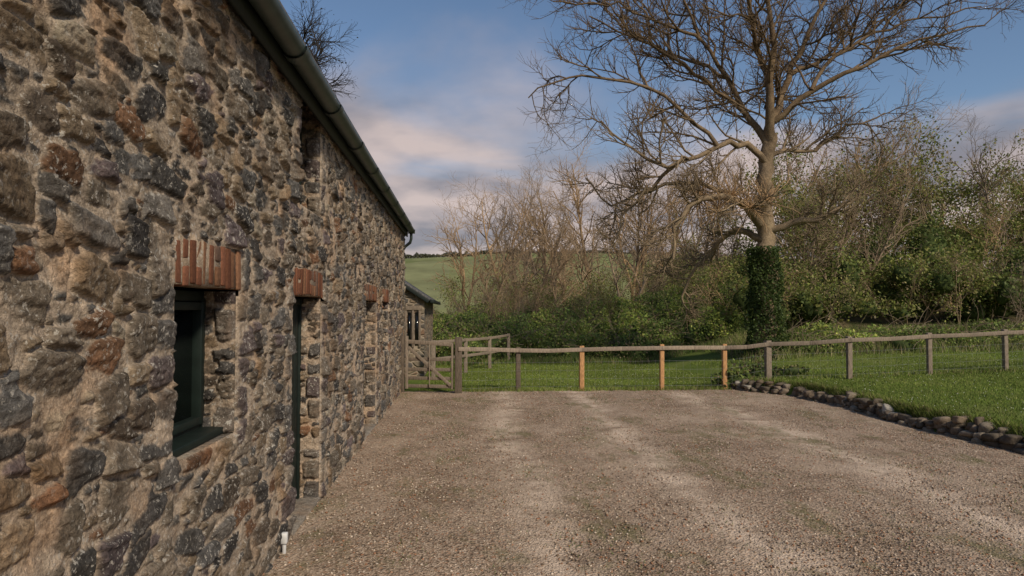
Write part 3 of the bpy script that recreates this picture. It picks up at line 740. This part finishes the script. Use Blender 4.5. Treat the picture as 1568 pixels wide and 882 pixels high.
for i in range(5): inst(bare[rw.randrange(4)],rw.uniform(12,32),rw.uniform(46,60),rw.uniform(.8,1.1),wood)
for (x,y,s,k) in [(13.2,26,.72,0),(15.2,29,.85,1),(17.2,28,.82,2),(19.5,31,1.0,0),(21.5,29,.85,1),(24,31,.9,2),(26.5,30,.85,0),(29,31,.9,1),(18.6,35,1.1,2),(23,36,1.05,1),(28,37,1.0,0),(32,34,1.0,2),(20.5,26,.62,2),(25,26,.66,2),(12.0,30,.55,2)]:
    inst(leafy[k],x,y,s,wood)
for (x,y,s,k) in [(16.5,31,1.2,0),(18.2,32,1.15,3),(22.3,27,.92,2),(27.5,27,.88,1),(15,26,.75,1)]: inst(bare[k],x,y,s,wood)
for i in range(44):
    x=rw.uniform(-.5,15); y=rw.uniform(26.8,37); inst(shrub[rw.choice((0,1,2,2))],x,y,rw.uniform(.55,.88)*(1 if y<32 else 1.12),thick)
for i in range(5): inst(shrub[rw.randrange(2)],rw.uniform(-3.5,-.5),rw.uniform(26.5,32),rw.uniform(.35,.5),thick)
for i in range(24):
    x=rw.uniform(10,32); y=rw.uniform(23,29); inst(shrub[rw.choice((0,1,2,2))],x,y,rw.uniform(.6,1.0),thick)
print('wood',time.time()-T0)
# brambles
bh=empty('bramble_hedge'); rb_=np.random.default_rng(9); bl=[]
x=-2.2
while x<11:
    for yb in (23.6,24.8,26.2):
        z=G(x,yb); hh=rb_.uniform(.48,.90)+(.28 if yb>24 else 0)
        bl.append((x+rb_.uniform(-.3,.3),yb+rb_.uniform(-.3,.3),z+.15,rb_.uniform(.6,1.1),rb_.uniform(.6,.9),hh))
    x+=.85
for i in range(24):
    x=rb_.uniform(-4,16); yb=rb_.uniform(28,36); bl.append((x,yb,G(x,yb)+.3,rb_.uniform(.9,1.7),1.,rb_.uniform(.6,1.2)))
x=9.8
while x<27:
    for yb in (19.6,20.8):
        bl.append((x+rb_.uniform(-.3,.3),yb+rb_.uniform(-.3,.3),G(x,yb)+.0,rb_.uniform(.5,.9),rb_.uniform(.5,.7),rb_.uniform(.25,.5)))
    x+=1.0
bl+=[(6.35,15.35,.15,.5,.35,.42),(7.0,15.5,.25,.5,.35,.35),(5.95,15.3,.05,.3,.25,.3),(7.7,15.6,.3,.4,.3,.25)]
P,q=blobs_points(bl,1400,rb_)
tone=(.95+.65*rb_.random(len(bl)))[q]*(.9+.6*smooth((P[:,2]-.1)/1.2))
br=rb_.random(len(P))<.12
hb_=rb_.random(len(bl))[q][:,None]
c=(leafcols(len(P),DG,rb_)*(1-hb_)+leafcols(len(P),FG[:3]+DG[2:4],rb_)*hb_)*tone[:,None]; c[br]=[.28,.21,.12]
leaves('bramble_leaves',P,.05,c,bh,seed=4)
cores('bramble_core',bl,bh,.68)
rg=random.Random(3); st=[]
for (x,y,z,rx,ry,rz) in bl[:-4]:
    for k in range(6):
        st.append(grow((x+rg.uniform(-rx,rx),y+rg.uniform(-.5,.3),z+rz*.5),(rg.gauss(0,1),rg.gauss(-.3,.6),rg.uniform(.4,1.2)),rg.uniform(.6,1.4),.010,.005,6,.15,-.12,rg))
tubes(st,M_TWIG,'bramble_canes',bh)
eb=empty('evergreen_bushes'); bl=[]
for (x,y,s) in [(10.6,23.0,1.0),(12.0,23.8,1.2),(13.6,23.2,1.15),(14.8,24.6,1.6),(16.6,23.8,1.35),(18.3,25.0,1.8),(20.2,24.0,1.45),(21.8,25.,1.7),(23.8,24.2,1.5),(25.6,25.4,1.8),(27.6,24.6,1.6),(9.6,24.8,1.0),(29.5,25.4,1.9),(17,27.5,2.2),(21,28.4,2.4),(25.5,28.5,2.3),(13,27,1.8),(11,26.5,1.3)]:
    for k in range(6):
        bl.append((x+rb_.normal(0,.65*s),y+rb_.normal(0,.4*s),G(x,y)+rb_.uniform(.15,1.25)*s,s*rb_.uniform(.3,.6),s*rb_.uniform(.35,.6),s*rb_.uniform(.3,.65)))
NH=26
for k in range(NH):
    x=rb_.uniform(13,31); y=rb_.uniform(27.5,33); s=rb_.uniform(.5,1.1); bl.append((x,y,G(x,y)+rb_.uniform(2.4,5.2),s*.9,s*.8,s*rb_.uniform(.7,1.2)))
P,q=blobs_points(bl,560,rb_)
P+=rb_.normal(0,.13,P.shape)
hue=rb_.random(len(bl)); hue[-NH:]=.6+.4*hue[-NH:]; hue=hue[q][:,None]
c=leafcols(len(P),DG,rb_)*(1-hue)+leafcols(len(P),FG,rb_)*hue*1.0
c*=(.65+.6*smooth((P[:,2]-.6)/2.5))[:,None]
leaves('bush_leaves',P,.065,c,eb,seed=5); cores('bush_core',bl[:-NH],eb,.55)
# hedgerow on the far hill
hb=[];rh=np.random.default_rng(12)
for x in np.arange(-260,300,2.6):
    y=430+8*math.sin(x*.02); hb.append((x,y,G(x,y)+.6,rh.uniform(1.6,2.6),2,rh.uniform(1.2,2.8)))
P,q=blobs_points(hb,30,rh); leaves('distant_hedgerow',P,.5,leafcols(len(P),[(.09,.10,.06),(.12,.12,.065),(.15,.14,.09)],rh),seed=6)
# ---------------------------------------------------------------- lawn blades
rgz=np.random.default_rng(15)
def region(n,x0,x1,y0,y1):
    x=x0+(x1-x0)*rgz.random(n); y=y0+(y1-y0)*rgz.random(n); return x,y
xa,ya=region(90000,-1.,6.4,15.25,23.6); xb,yb=region(160000,6.9,20,6,20.5); k=xb>edge_x(yb)+.12; k&=~((yb>14.6)&(xb<6.6)); xb,yb=xb[k],yb[k]
gxp=np.concatenate([xa,xb]); gyp=np.concatenate([ya,yb]); n=len(gxp)
def blades(name,x,y,hmin,hmax,w,pal,zfun=gz,seed=2,z=None):
    rng=np.random.default_rng(seed); n=len(x); z=gz(x,y) if z is None else z
    th=rng.random(n)*6.28; hh=rng.uniform(hmin,hmax,n); lx=rng.normal(0,.4,n)*hh; ly=rng.normal(0,.4,n)*hh
    a=np.stack([x-np.cos(th)*w,y-np.sin(th)*w,z],-1); b=np.stack([x+np.cos(th)*w,y+np.sin(th)*w,z],-1); c=np.stack([x+lx,y+ly,z+hh],-1)
    V=np.stack([a,b,c],1).reshape(-1,3); cols=leafcols(n,pal,rng)
    pt=1+.25*np.sin(x*1.3+np.sin(y*1.1)*2)*np.sin(y*.9+x*.3)
    return mesh_np(name,V,np.arange(3*n).reshape(-1,3),M_GRASSB,col=np.repeat(cols*pt[:,None],3,0))
LG=[(.115,.17,.026),(.145,.20,.033),(.185,.225,.048),(.22,.23,.075),(.10,.145,.024)]
blades('lawn_grass',gxp,gyp,.015,.04,.006,LG)
tx_=[];ty_=[]
for i in range(16000):
    c=rgz.random()
    if c<.22: x=rgz.uniform(-.1,6); y=15.1+rgz.normal(0,.10)
    elif c<.84: y=rgz.uniform(6,15); x=float(edge_x(y))+.12+abs(rgz.normal(0,.09))
    else: x=rgz.uniform(6.8,19); y=14.9+rgz.normal(0,.15)
    tx_.append(x);ty_.append(y)
blades('grass_tufts',np.array(tx_),np.array(ty_),.04,.13,.006,LG+[(.28,.24,.12)],seed=4)
x,y=region(22000,8,27,18.6,22.5); blades('dry_grass',x,y,.10,.38,.008,[(.30,.25,.14),(.20,.19,.09),(.13,.18,.04),(.16,.20,.05)],seed=6)
x,y=region(15000,-2,10,22.6,24); blades('rough_grass',x,y,.08,.28,.008,[(.25,.21,.11),(.11,.18,.04),(.15,.21,.05)],seed=7)
cx=rgz.uniform(-1,6.5,200); cy=rgz.uniform(4,14.5,200); i=rgz.integers(0,200,9000)
x=cx[i]+rgz.normal(0,.10,9000); y=cy[i]+rgz.normal(0,.2,9000); k=(x>-1.2)&(x<6.7)
blades('gravel_weeds',x[k],y[k],.008,.028,.004,[(.09,.13,.035),(.13,.15,.055)],seed=9,z=np.full(k.sum(),.015))
n=1200; xb,yb=region(n,7.2,20,6,19); xc,yc=region(300,-.5,6.2,15.5,22)
P=np.stack([np.concatenate([xb,xc]),np.concatenate([yb,yc])],-1); z=gz(P[:,0],P[:,1])+.04
V=np.stack([np.stack([P[:,0]+.009*math.cos(t),P[:,1]+.009*math.sin(t),z+.004*math.cos(t*2)],-1) for t in (0,1.57,3.14,4.71)],1).reshape(-1,3)
mesh_np('daisies',V,np.arange(len(V)).reshape(-1,4),plain('daisy_white',(.6,.6,.5),.8,.1,1,0))
# ---------------------------------------------------------------- camera
cam=bpy.data.cameras.new('camera'); co=bpy.data.objects.new('camera',cam); link(co)
cam.sensor_width=36; cam.lens=24; cam.clip_end=5000; cam.clip_start=.05
co.location=(0,0,1.8); co.rotation_euler=(math.radians(90+1.86),0,math.radians(-4.16)); scn.camera=co
# ---------------------------------------------------------------- light
az=math.radians(147); el=math.radians(37)
sd=Vector((math.sin(az)*math.cos(el),math.cos(az)*math.cos(el),math.sin(el)))
sl=bpy.data.lights.new('sun','SUN'); sl.energy=3.5; sl.angle=math.radians(6); sl.color=(1,.87,.70)
so=link(bpy.data.objects.new('sun',sl)); so.rotation_euler=sd.to_track_quat('Z','Y').to_euler()
w=bpy.data.worlds.new('World'); scn.world=w; w.use_nodes=True; t=w.node_tree; N=t.nodes; L=t.links.new
bg=N['Background']; bg.inputs[1].default_value=.10
sky=N.new('ShaderNodeTexSky'); sky.sky_type='NISHITA'; sky.sun_disc=False; sky.sun_elevation=el; sky.sun_rotation=az; sky.air_density=1.0; sky.dust_density=.4; sky.ozone_density=2.4
tc=N.new('ShaderNodeTexCoord'); sp=N.new('ShaderNodeSeparateXYZ'); L(tc.outputs['Generated'],sp.inputs[0])
def math_(op,a,b=None,clamp=False):
    m=N.new('ShaderNodeMath'); m.operation=op; m.use_clamp=clamp
    for i,v in enumerate((a,b)):
        if v is None: continue
        if isinstance(v,(int,float)): m.inputs[i].default_value=v
        else: L(v,m.inputs[i])
    return m.outputs[0]
zz=math_('MAXIMUM',sp.outputs[2],0.0); den=math_('ADD',zz,.16)
cb=N.new('ShaderNodeCombineXYZ'); L(math_('DIVIDE',sp.outputs[0],den),cb.inputs[0]); L(math_('DIVIDE',sp.outputs[1],den),cb.inputs[1]); 
nz=N.new('ShaderNodeTexNoise'); L(cb.outputs[0],nz.inputs[0]); nz.inputs['Scale'].default_value=.85; nz.inputs['Detail'].default_value=6; nz.inputs['Roughness'].default_value=.52; nz.inputs['Distortion'].default_value=.4
elf=math_('MULTIPLY',math_('SUBTRACT',.32,zz),1.5)
f=math_('ADD',nz.outputs[0],elf)
mr=N.new('ShaderNodeMapRange'); mr.interpolation_type='SMOOTHSTEP'; L(f,mr.inputs[0]); mr.inputs[1].default_value=.43; mr.inputs[2].default_value=.70
nz2=N.new('ShaderNodeTexNoise'); L(cb.outputs[0],nz2.inputs[0]); nz2.inputs['Scale'].default_value=1.5; nz2.inputs['Detail'].default_value=5
cr=N.new('ShaderNodeValToRGB'); L(nz2.outputs[0],cr.inputs[0]); e=cr.color_ramp.elements
e[0].position=.36; e[0].color=(2.6,2.45,2.75,1); e[1].position=.58; e[1].color=(6.4,5.2,4.8,1)
mx=N.new('ShaderNodeMix'); mx.data_type='RGBA'; L(math_('MULTIPLY',mr.outputs[0],.92),mx.inputs[0]); L(sky.outputs[0],mx.inputs[6]); L(cr.outputs[0],mx.inputs[7]); L(mx.outputs[2],bg.inputs[0])
scn.view_settings.view_transform='Standard'; scn.view_settings.look='None'; scn.view_settings.exposure=0
print('done',time.time()-T0)
